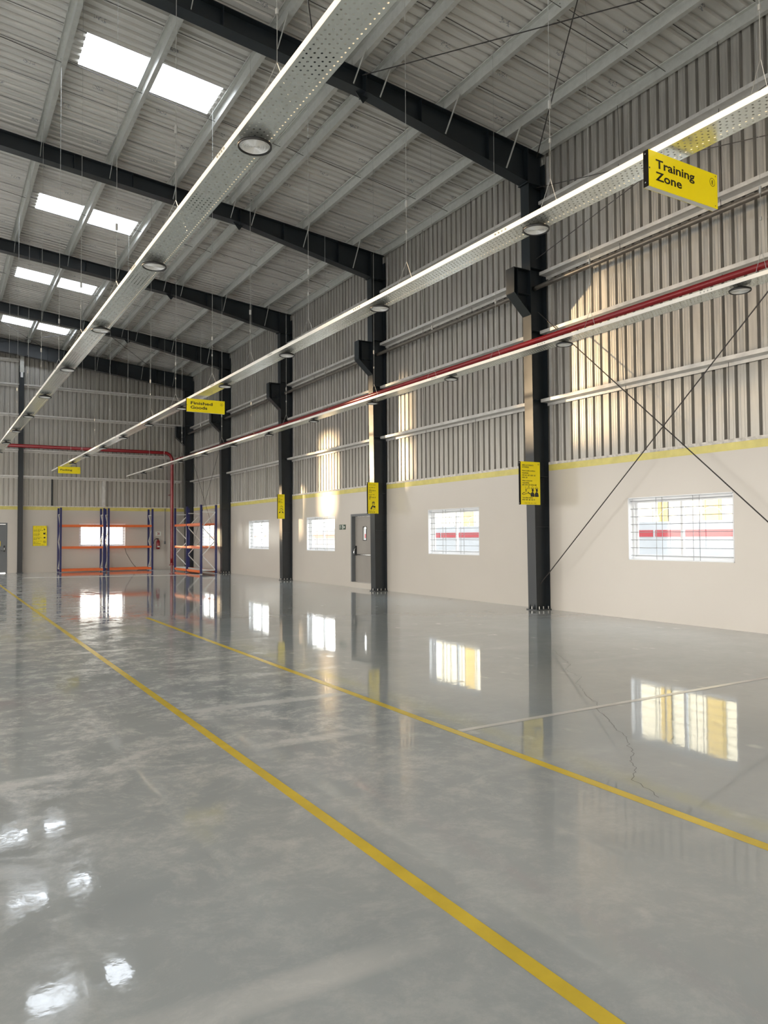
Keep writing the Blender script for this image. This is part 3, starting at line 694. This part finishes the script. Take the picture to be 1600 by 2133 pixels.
# lamp prototype (hangs at its root = centre of lens)
def make_lamp():
    root = empty('high_bay_lamp')
    MB().lathe([(.118,.004),(.124,.0),(.128,.006),(.128,.020),(.118,.026),(.112,.018),(.118,.004)], 28).build('rim', M['black'], root, smooth=True, local=True)
    prof = [(.0005,.010)]
    for r in (.02,.032,.044,.056,.068,.080,.092,.104):
        prof += [(r-.006,.010),(r-.003,.004),(r,.010)]
    prof.append((.114,.012))
    MB().lathe(prof, 28).build('lens', M['lens'], root, smooth=False, local=True)
    h = MB().lathe([(.118,.024),(.105,.034),(.07,.046),(.035,.052),(.034,.058),(.0005,.058)], 20).build('housing', M['black'], root, smooth=True, local=True)
    MB().box(-.05, .05, -.11, .11, .058+.006, .10).build('driver_box', M['black'], h, local=True)
    return root
lamp0 = make_lamp(); used = False
for T in TR:
    ang = math.atan(T['s']); X = lambda y, T=T: T['x']-T['s']*y
    root = tag(empty('cable_tray', (X(T['y0']), T['y0'], ZT), ang), 'long perforated pale lighting tray on wires, %s' % {'left':'leftmost, above the yellow aisle line','middle':'carrying the yellow zone signs','right':'alongside the red pipe'}[T['who']], 'cable tray', 'suspended lighting trays')
    ln = (T['y1']-T['y0']); n = int(ln/SEC)+1
    for k in range(n):
        o = bpy.data.objects.new('perforated_plate', PLATE); COL.objects.link(o); o.parent = root; o.location = (0, k*SEC, 0)
    for s in (-1, 1): rail_mb(s, n*SEC).build('side_rail', M['tray_rail'], root, local=True)
    T['end'] = T['y0']+n*SEC
    for k in range(T['nl']):
        y = T['ly']+k*T['ld']
        if used: o = copy_tree(lamp0)
        else: o = lamp0; used = True
        o.location = (X(y), y, ZT-.062)
        tag(o, 'round black-rimmed high bay lamp under the %s tray, %s from the camera' % (T['who'], ORD[k]), 'lamp', 'high bay lamps')
        mb = MB()                                                      # splice bolts on the rail by each lamp
        for q in range(4): mb.box(-TW/2-.012, -TW/2-.0005, y-T['y0']+.28+.05*q, y-T['y0']+.292+.05*q, .018, .034)
        mb.build('splice_bolts', M['galv_dull'], root, local=True)
    for k, y in enumerate(T['wires']):
        x = X(y); zr_ = ztop(x)+.19
        r = empty('suspension_wire', (x, y, ZT+.05)); rw = .0022+.00008*y
        tag(r, 'thin steel suspension wire of the %s tray, %s from the camera' % (T['who'], ORD[k]), 'wire', 'tray suspension wires')
        MB().cyl((x, y, ZT+.36), (x, y, zr_), rw, 5).build('cable', M['wire'], r)
        mb = MB()
        for s in (-1, 1): mb.cyl((x, y, ZT+.36), (x+s*(TW/2-.012), y, ZT+.05), rw, 5)
        mb.build('sling', M['wire'], r)
        MB().cyl((x, y, ZT+1.02), (x, y, ZT+1.10), .016, 6).build('wire_clip', M['wire'], r)
        MB().cyl((x, y, ZT+.70), (x, y, ZT+.74), .012, 6).build('wire_clip', M['wire'], r)

# ================================================================== SIGNS
def board(name, x0, x1, z0, z1, yf, th, label, cat, tilt=0.0):
    # board facing -Y (towards the camera), black side profile on its left
    root = tag(empty(name, ((x0+x1)/2, yf+th/2, z0)), label, cat)
    MB().box(x0, x1, yf, yf+.004, z0, z1).build('face', M['yellow'], root)
    MB().box(x0, x1, yf+th-.004, yf+th, z0, z1).build('back', M['yellow'], root)
    fr = MB().box(x0-.004, x0, yf+.002, yf+th-.002, z0, z1).build('side_profile', M['profile'], root)
    for z in (z0+.03, z1-.03): MB().cyl((x0-.010, yf+th/2, z), (x0-.004, yf+th/2, z), .006, 8).build('screw', M['chrome'], fr)
    MB().box(x0, x1, yf+.004, yf+th-.004, z0, z0+.005).box(x1-.005, x1, yf+.004, yf+th-.004, z0+.005, z1).box(x0, x1-.005, yf+.004, yf+th-.004, z1-.005, z1).build('edge_profile', M['signback'], root)
    return root
def ring(mb, fn, cu, cv, r, t, n=24):
    vv = []; ff = []
    for k in range(n):
        a = 2*math.pi*k/n; vv += [fn(cu+r*math.cos(a), cv+r*math.sin(a)), fn(cu+(r-t)*math.cos(a), cv+(r-t)*math.sin(a))]
    for k in range(n): j = (k+1) % n; ff.append((2*k, 2*j, 2*j+1, 2*k+1))
    mb.add(vv, ff)
def disc(mb, fn, cu, cv, ru, rv=None, n=20, a0=0, a1=2*math.pi):
    rv = rv or ru; full = abs(a1-a0-2*math.pi) < 1e-6
    mb.add([fn(cu+ru*math.cos(a0+(a1-a0)*k/(n if full else n-1)), cv+rv*math.sin(a0+(a1-a0)*k/(n if full else n-1))) for k in range(n)], [tuple(range(n))])
def poly(mb, fn, pts): mb.add([fn(*p) for p in pts], [tuple(range(len(pts)))])
def pline(mb, fn, pts, w_):
    for p, q in zip(pts[:-1], pts[1:]):
        p = Vector(p); q = Vector(q); d = (q-p).normalized(); n = Vector((-d.y, d.x))*w_/2
        poly(mb, fn, [p-n, q-n, q+n, p+n])
def scrib(mb, fn, u, v, ln, h, bar=False):
    # a row of small ink strokes; v is the baseline, fn's second argument grows downwards
    rnd = random.Random(int(u*1e4)+int(v*1e4)); x = u
    while x < u+ln-.02:
        wl = min(rnd.uniform(.035, .09), u+ln-x)
        if bar: poly(mb, fn, [(x, v-h), (x+wl, v-h), (x+wl, v-h+.0035), (x, v-h+.0035)])
        q = x
        while q < x+wl-.006:
            a = rnd.uniform(.45, .75)*h if not bar else h; b_ = rnd.choice((0.0, 0.0, .25*h)); sw = rnd.uniform(.0035, .005)
            poly(mb, fn, [(q, v-a), (q+sw, v-a), (q+sw, v+b_*.6), (q, v+b_*.6)])
            if rnd.random() < .7: y = v-rnd.uniform(.15, .6)*h; poly(mb, fn, [(q, y), (q+.010, y), (q+.010, y+.0045), (q, y+.0045)])
            q += rnd.uniform(.009, .014)
        x += wl+.016
def zone_sign(x0, x1, z0, z1, yf, label, lines, size, width, mono, vb):
    r = board('zone_sign', x0, x1, z0, z1, yf, .05, label, 'sign')
    fn = lambda u, v: (x0+u, yf-.0012, z0+v)
    w_, h = x1-x0, z1-z0
    for ln_, wd_, v0 in zip(lines, width, vb): text(ln_, size, lambda u, v, v0=v0: fn(.078+u, v0+v), M['ink'], 'lettering', r, size*.022, 1.0, 'LEFT', 1.0, wd_)
    mb = MB(); ring(mb, fn, w_-.065, h-.075, .034, .004); e = mb.build('emblem', M['ink'], r, fix=False)
    if mono: text(mono, .042, lambda u, v: fn(w_-.065+u, h-.090+v), M['ink'], 'emblem_letter', e, .001, 1.0, 'CENTER')
    mb = MB(); disc(mb, fn, w_-.03, .02, .005, n=8); disc(mb, fn, w_-.025, h-.018, .005, n=8); disc(mb, fn, .008, h/2, .007, n=10); mb.build('rivet', M['ink'], r, fix=False)
    # two hangers up to the tray
    for xx in (x0+.20, x0+.36): MB().cyl((xx, yf+.025, z1-.004), (xx, yf+.025, ZT+.03 if False else ZT-.001), .003, 5).build('hanger', M['wire'], r)
    return r
zone_sign(4.585, 5.405, 4.138, 4.418, 3.762, 'yellow hanging sign reading Training Zone under the middle tray', ['Training', 'Zone'], .094, (.455, .300), 'E', (.158, .062))
zone_sign(4.455, 5.275, 4.150, 4.425, 15.50, 'yellow hanging sign reading Finished Goods under the middle tray', ['Finished', 'Goods'], .086, (.475, .360), 'A', (.158, .066))
zone_sign(4.215, 5.065, 4.175, 4.455, 32.95, 'small far yellow sign reading Packing at the tray end', ['Packing'], .094, (.460,), '', (.115,))

def poster(x0, x1, z0, z1, yf, label):
    return board('safety_poster', x0, x1, z0, z1, yf, .06, label, 'poster'), (lambda u, v: (x0+u, yf-.0012, z1-v))
# poster 1: crew beside a crane hook
PX0, PX1 = 10.005, 10.515
r, fn = poster(PX0, PX1, 2.135, 3.000, Y0-.075, 'yellow safety poster with two helmeted workers on the nearest column')
def tl(s_, v, size=.034, u=.035, xs=1.0, b=.0009, rr=None, ff=None):
    text(s_, size, lambda a, b2: (ff or fn)(u+a, v-b2), M['ink'], 'lettering', rr or r, b, xs)
tl('ZERO ACCIDENTS', .085, .036); tl('IS POSSIBLE', .125, .036)
tl('Report unsafe conditions', .195); tl('immediately', .240)

tl("Safety is everyone's", .395); tl('responsibility.', .437)
tl('Your safety matters.', .735)
mb = MB()
for v, ln_, u, h_, b_ in ((.290, .36, .035, .026, True), (.335, .14, .035, .026, True), (.482, .38, .035, .026, True), (.780, .33, .035, .026, True), (.838, .34, .09, .016, False)): scrib(mb, fn, u, v, ln_, h_, b_)
mb.build('small_print', M['ink'], r, fix=False)
mb = MB(); ring(mb, fn, .468, .045, .018, .004, 16); pline(mb, fn, [(.460,.052),(.476,.038)], .004)
mb.build('emblem', M['ink'], r, fix=False)
mb = MB()
for ox, sc in ((.255, 1.0), (.365, 1.0)):
    poly(mb, fn, [(ox, .705), (ox-.005, .655), (ox+.02, .62), (ox+.045, .605), (ox+.085, .625), (ox+.10, .665), (ox+.10, .705)])
    disc(mb, fn, ox+.055, .578, .026, .030, 14); 
    disc(mb, fn, ox+.048, .545, .040, .008, 12)
    pline(mb, fn, [(ox+.012+.036+.036*math.cos(t), .542-.036*math.sin(t)) for t in [math.pi*q/8 for q in range(9)]], .006)
pline(mb, fn, [(.26,.650),(.215,.640),(.18,.612)], .018)
pline(mb, fn, [(.03,.650),(.06,.670),(.19,.632),(.19,.622)], .008); pline(mb, fn, [(.03,.65),(.085,.622),(.10,.632)], .012)
pline(mb, fn, [(.125,.655),(.125,.500)], .006); pline(mb, fn, [(.115,.560),(.150,.560),(.170,.545)], .010); pline(mb, fn, [(.118,.585),(.135,.595),(.155,.585)], .012)
pline(mb, fn, [(.175,.540),(.205,.490),(.235,.540),(.175,.540)], .006); pline(mb, fn, [(.205,.510),(.205,.527)], .005)
mb.build('pictogram', M['ink'], r, fix=False)
# poster 2: masked welder
r2, fn2 = poster(10.185, 10.515, 2.150, 3.010, Y0+L-.075, 'yellow safety poster with a single helmeted figure beside the grey door')
mb = MB()
for v, ln_, u, h_, b_ in ((.075, .22, .03, .026, False), (.150, .19, .03, .026, False), (.195, .09, .03, .026, False), (.240, .21, .03, .026, True), (.283, .09, .03, .026, True), (.345, .18, .03, .026, False), (.388, .08, .03, .026, False), (.428, .21, .03, .026, True), (.470, .06, .03, .026, True), (.790, .17, .03, .026, False), (.832, .19, .03, .026, True), (.852, .22, .06, .012, False)): scrib(mb, fn2, u, v, ln_, h_, b_)
mb.build('small_print', M['ink'], r2, fix=False)
mb = MB()
poly(mb, fn2, [(.085,.745),(.075,.715),(.115,.660),(.145,.625),(.165,.655),(.135,.690),(.115,.745)])
poly(mb, fn2, [(.145,.625),(.175,.655),(.215,.640),(.235,.665),(.225,.700),(.165,.690)])
ring(mb, fn2, .170, .585, .045, .012, 20); disc(mb, fn2, .165, .570, .022, .014, 12)
pline(mb, fn2, [(.13,.560),(.15,.530),(.19,.530),(.21,.560)], .012); pline(mb, fn2, [(.14,.735),(.22,.735),(.22,.69)], .008)
mb.build('pictogram', M['ink'], r2, fix=False)
# poster 3
r3, fn3 = poster(10.245, 10.500, 2.165, 3.020, Y0+2*L-.075, 'yellow safety poster with hands and flames on the column between far windows')
mb = MB()
for v, ln_, u, h_, b_ in ((.065, .17, .025, .028, False), (.145, .09, .025, .028, False), (.190, .17, .025, .028, False), (.255, .11, .025, .028, True), (.300, .17, .025, .028, True), (.810, .15, .04, .014, False)): scrib(mb, fn3, u, v, ln_, h_, b_)
mb.build('small_print', M['ink'], r3, fix=False)
mb = MB()
for cu, cv, rr_ in ((.13,.415,.016),(.085,.44,.012),(.175,.435,.014),(.13,.50,.018),(.09,.515,.013),(.17,.52,.016),(.055,.53,.010),(.20,.53,.010)): disc(mb, fn3, cu, cv, rr_*.7, rr_*1.3, 10)
poly(mb, fn3, [(.035,.655),(.06,.61),(.10,.60),(.095,.635),(.06,.66)]); poly(mb, fn3, [(.215,.655),(.19,.61),(.15,.60),(.155,.635),(.19,.66)])
pline(mb, fn3, [(.06,.565),(.13,.575),(.20,.565)], .008)
mb.build('pictogram', M['ink'], r3, fix=False)
# notice board on the far wall
r4, fn4 = (lambda b_: b_)(poster(3.73, 4.30, 1.195, 2.10, YB-.075, 'yellow four-row notice board on the far wall beside the wind column'))
mb = MB(); scrib(mb, fn4, .03, .065, .42, .032, False)
for k, ls in enumerate(((.32, .30, .40, .28), (.26, .25, .28, .22), (.27, .36, .26, .12), (.34, .10, .19, .29))):
    for q, ln_ in enumerate(ls): scrib(mb, fn4, .03, .145+k*.185+q*.040, ln_, .026, q > 1)
scrib(mb, fn4, .07, .875, .42, .026, False); ring(mb, fn4, .535, .05, .018, .005, 14)
mb.build('small_print', M['ink'], r4, fix=False)
mb = MB()
disc(mb, fn4, .46, .155, .022, .03, 10); disc(mb, fn4, .49, .165, .018, n=10); pline(mb, fn4, [(.47,.17),(.47,.235)], .010); pline(mb, fn4, [(.45,.235),(.49,.235)], .008)
poly(mb, fn4, [(.42,.31),(.49,.31),(.50,.39),(.43,.395)]); pline(mb, fn4, [(.49,.37),(.54,.41)], .012); disc(mb, fn4, .505, .325, .02, n=10)
disc(mb, fn4, .475, .535, .042, .036, 12)
ring(mb, fn4, .475, .725, .055, .010, 20); pline(mb, fn4, [(.44,.69),(.51,.76)], .010); pline(mb, fn4, [(.45,.74),(.50,.715)], .014)
mb.build('pictogram', M['ink'], r4, fix=False)

# exit sign on the right wall: running figure and arrow
ex = tag(empty('exit_sign', (W-.01, 20.69, 1.74)), 'small green exit sign between the window and the grey door', 'sign')
MB().box(W-.018, W-.001, 20.49, 20.88, 1.742, 1.892).build('panel', M['green'], ex)
fne = lambda u, v: (W-.0195, 20.88-u, 1.742+v)                        # u runs towards the camera (to the right in view)
mb = MB(); poly(mb, fne, [(.20,.012),(.27,.012),(.27,.138),(.20,.138)]); poly(mb, fne, [(.29,.055),(.33,.055),(.33,.025),(.375,.075),(.33,.125),(.33,.095),(.29,.095)])
disc(mb, fne, .225, .115, .012, n=10); mb.build('arrow', M['signwhite'], ex, fix=False)
mb = MB(); pline(mb, lambda u, v: (W-.0205, 20.88-u, 1.742+v), [(.255,.025),(.235,.055),(.240,.085),(.255,.11)], .012); pline(mb, lambda u, v: (W-.0205, 20.88-u, 1.742+v), [(.215,.03),(.235,.055)], .012); mb.build('figure', M['green'], ex, fix=False)
text('EXIT', .062, lambda u, v: fne(.022+u, .085+v), M['signwhite'], 'lettering', ex, .001)
mb = MB(); scrib(mb, lambda u, v: fne(u, .150-v), .025, .115, .15, .035, True); mb.build('small_print', M['signwhite'], ex, fix=False)

# ================================================================== FIRE PIPE
YP = YB-.40
pts = [(1.3, YP, 5.64), (9.50, YP, 5.66)]
for k in range(1, 7):
    t = math.pi/2*k/6; pts.append((9.50+.36*math.sin(t), YP, 5.30+.36*math.cos(t)))
pts += [(9.86, YP, .55), (9.86, YP, .30)]
pr = tag(empty('fire_pipe', (9.86, YP, 0)), 'red fire pipe crossing the far wall and dropping down the corner', 'pipe')
MB().tube(pts, .078, 14).build('pipe_run', M['red'], pr, smooth=True)
MB().lathe([(.0005,.19),(.12,.19),(.12,.22),(.08,.24),(.08,.30),(.0005,.30)], 16).build('elbow_flange', M['red'], pr, local=True)
MB().cyl((9.86, YP, 0), (9.86, YP, .19), .055, 10).build('foot', M['red'], pr)
MB().box(9.78, 9.94, YP+.04, YB-.002, 3.6, 3.64).build('pipe_clamp', M['red'], pr)
XP = 10.32
pr = tag(empty('fire_pipe', (XP, 19, 5.43)), 'long red fire pipe clamped to the columns of the right wall', 'pipe')
MB().tube([(XP, 36.3, 5.44), (XP, 1.5, 5.43)], .054, 14).build('pipe_run', M['red'], pr, smooth=True)
for yk in COLY[:4]:
    MB().box(XP+.056, 10.40, yk+.10, yk+.13, 5.42, 5.44).build('pipe_clamp', M['red'], pr)
o = MB().tube([(10.0, YP, 5.31), (10.12, YP-.02, 5.39), (10.25, YP-.12, 5.44), (XP, 36.55, 5.44), (XP, 36.312, 5.44)], .054, 14).build('branch_bend', M['red'], pr, smooth=True)

# ================================================================== RACKS
def rack(name, label, frames, depth, axis, base, front_dir, h, levels, deck=()):
    # axis: direction of the beams; frames: positions along it; front face at base, depth goes front_dir
    root = empty(name, (frames[0], base, 0) if axis == 'X' else (base, frames[0], 0)); tag(root, label, 'rack')
    P = lambda a, d, z: (a, base+front_dir*d, z) if axis == 'X' else (base+front_dir*d, a, z)
    def bx(a0, a1, da, db, z0, z1):
        p = P(a0, da, z0); q = P(a1, db, z1); return MB().box(min(p[0],q[0]), max(p[0],q[0]), min(p[1],q[1]), max(p[1],q[1]), z0, z1)
    for a in frames:
        for d in (0.0, depth-.08):
            bx(a-.04, a+.04, d, d+.08, 0.006, h).build('upright', M['blue'], root)
            bx(a-.06, a+.06, d-.02, d+.10, 0, .008).build('foot_plate', M['brace'], root)
        for z in (.16, h-.30):
            MB().bar(P(a, .08, z), P(a, depth-.08, z), .036, .036).build('brace', M['brace'], root)
        zz = [.18, .78, 1.38, 1.98, h-.32]
        for k in range(len(zz)-1):
            d0, d1_ = (.08, depth-.08) if k % 2 == 0 else (depth-.08, .08)
            MB().bar(P(a+.003, d1_, zz[k]), P(a+.003, d0, zz[k+1]), .036, .036).build('brace', M['brace'], root)
    for a0, a1 in zip(frames[:-1], frames[1:]):
        for z in levels:
            for d in (.0, depth-.07):
                b_ = bx(a0+.04, a1-.04, d+.01, d+.06, z-.05, z+.05).build('beam', M['orange'], root)
        for z in deck: bx(a0+.045, a1-.045, .062, depth-.072, z+.02, z+.045).build('deck', M['brace'], root)
    return root
rack('pallet_rack', 'left blue and orange rack standing in front of the far window', [4.76, 6.60], .85, 'X', 36.12, 1, 2.90, (.10, 1.11, 2.09))
rack('pallet_rack', 'right blue and orange rack beside the fire extinguisher', [6.80, 8.78], .85, 'X', 36.12, 1, 2.90, (.10, 1.11, 2.09))
rack('pallet_rack', 'two-bay blue and orange rack standing along the right wall', [30.95, 33.0, 34.95], .72, 'Y', 9.48, 1, 2.90, (.10, 1.11, 2.09), (.10,))

# ================================================================== SMALL THINGS ON THE FAR WALL
e = tag(empty('fire_extinguisher', (9.27, YB-.11, .98)), 'red fire extinguisher hanging on the far wall', 'extinguisher')
MB().lathe([(.0005,0),(.078,0),(.085,.015),(.085,.36),(.06,.42),(.025,.44),(.025,.47),(.0005,.47)], 18).build('body', M['red'], e, smooth=True, local=True)
MB().box(-.03, .03, -.02, .02, .47, .505).box(-.09, .02, -.012, .012, .505, .525).build('valve', M['black'], e, local=True)
MB().tube([(-.03,0,.49),(-.10,0,.50),(-.17,0,.45),(-.20,0,.35),(-.21,0,.26)], .013, 8).build('hose', M['black'], e, smooth=True, local=True)
MB().box(-.055, .055, -.0865, -.080, .09, .16).build('label', M['signwhite'], e, local=True)
MB().box(-.02, .02, .075, .108, .25, .33).build('wall_hook', M['black'], e, local=True)
s = tag(MB().box(9.17, 9.43, YB-.008, YB-.001, 1.63, 1.83).build('wall_plate', M['signwhite']), 'small white plate with red marks above the extinguisher', 'sign')
fp = lambda u, v: (9.17+u, YB-.0092, 1.63+v)
mb = MB(); pline(mb, fp, [(.08,.15),(.13,.15),(.13,.05),(.08,.05)], .022); pline(mb, fp, [(.09,.10),(.13,.10)], .02); pline(mb, fp, [(.18,.16),(.18,.04)], .03)
mb.build('red_mark', M['red'], s, fix=False)
tag(MB().box(3.34, 3.53, YB-.05, YB-.001, .58, .90).build('junction_box', M['wall']), 'pale cream junction box beside the foot of the wind column', 'box')
c = tag(empty('conduit', (9.62, YB-.02, 1.3)), 'thin grey conduit with a switch near the red riser', 'conduit')
MB().cyl((9.62, YB-.02, 1.35), (9.62, YB-.02, HB-.01), .014, 8).build('pipe', M['doorframe'], c); MB().box(9.58, 9.66, YB-.045, YB-.001, 1.22, 1.36).build('switch', M['doorframe'], c)
tag(MB().tube([(7.72, YB-.012, 1.10), (7.80, YB-.012, .8), (8.0, YB-.012, .45), (8.1, YB-.012, .30), (8.35, YB-.03, .012), (8.8, YB-.10, .008)], .008, 6).build('loose_cable', M['black']), 'thin black cable trailing down from the far window to the floor', 'cable')

# ================================================================== OUTSIDE
struct(MB().box(-60, 70, -50, 90, -.35, -.21).build('ground_outside', M['asphalt']))
cw = tag(empty('compound_wall', (16, 20, -.2)), 'white compound wall with a red stripe outside the windows', 'wall')
MB().box(16.0, 16.2, -4, 60, -.21, 1.86).build('masonry', M['compound'], cw)
for k in range(26):                                                   # painted stripe with the gaps the posts leave
    y = -3.6+k*2.4
    MB().box(15.985, 16.0, y, y+2.32, 1.47, 1.64).build('red_stripe', M['redband'], cw)
for k in range(13):
    y = -2.0+k*4.8
    MB().bar((16.1, y, 1.86), (16.1, y-.30, 2.35), .04, .04).bar((16.1, y, 1.86), (16.1, y+.30, 2.35), .04, .04).build('fence_bracket', M['galv'], cw)
mb = MB(); n = 24*40; R = .16; ptsc = []
for k in range(n+1):
    t = k/10.0*2*math.pi; ptsc.append((16.1+R*math.cos(t), -3+k*(60/n), 2.04+R*math.sin(t)))
mb.tube(ptsc, .006, 3); mb.build('razor_wire', M['galv'], cw)['kind'] = 'stuff'
fb = tag(empty('factory_building', (32, 20, -.2)), 'pale cream clad building standing beyond the compound wall', 'building')
MB().box(32.0, 40.0, -6, 50, -.21, 13).build('wall', M['facade'], fb)
y = -5.6
while y < 50:
    MB().box(31.93, 32.0, y, y+.14, 1.2, 12.6).build('cladding_rib', M['facade'] if int(y*7) % 3 else M['facade2'], fb); y += 1.0
for y, w_ in ((25.4, .25), (25.8, .2), (22.5, .8), (12.0, .9), (41.5, 1.1)):
    MB().box(31.90, 32.0, y, y+w_, .0, 12.8).build('ochre_panel', M['facade2'], fb)
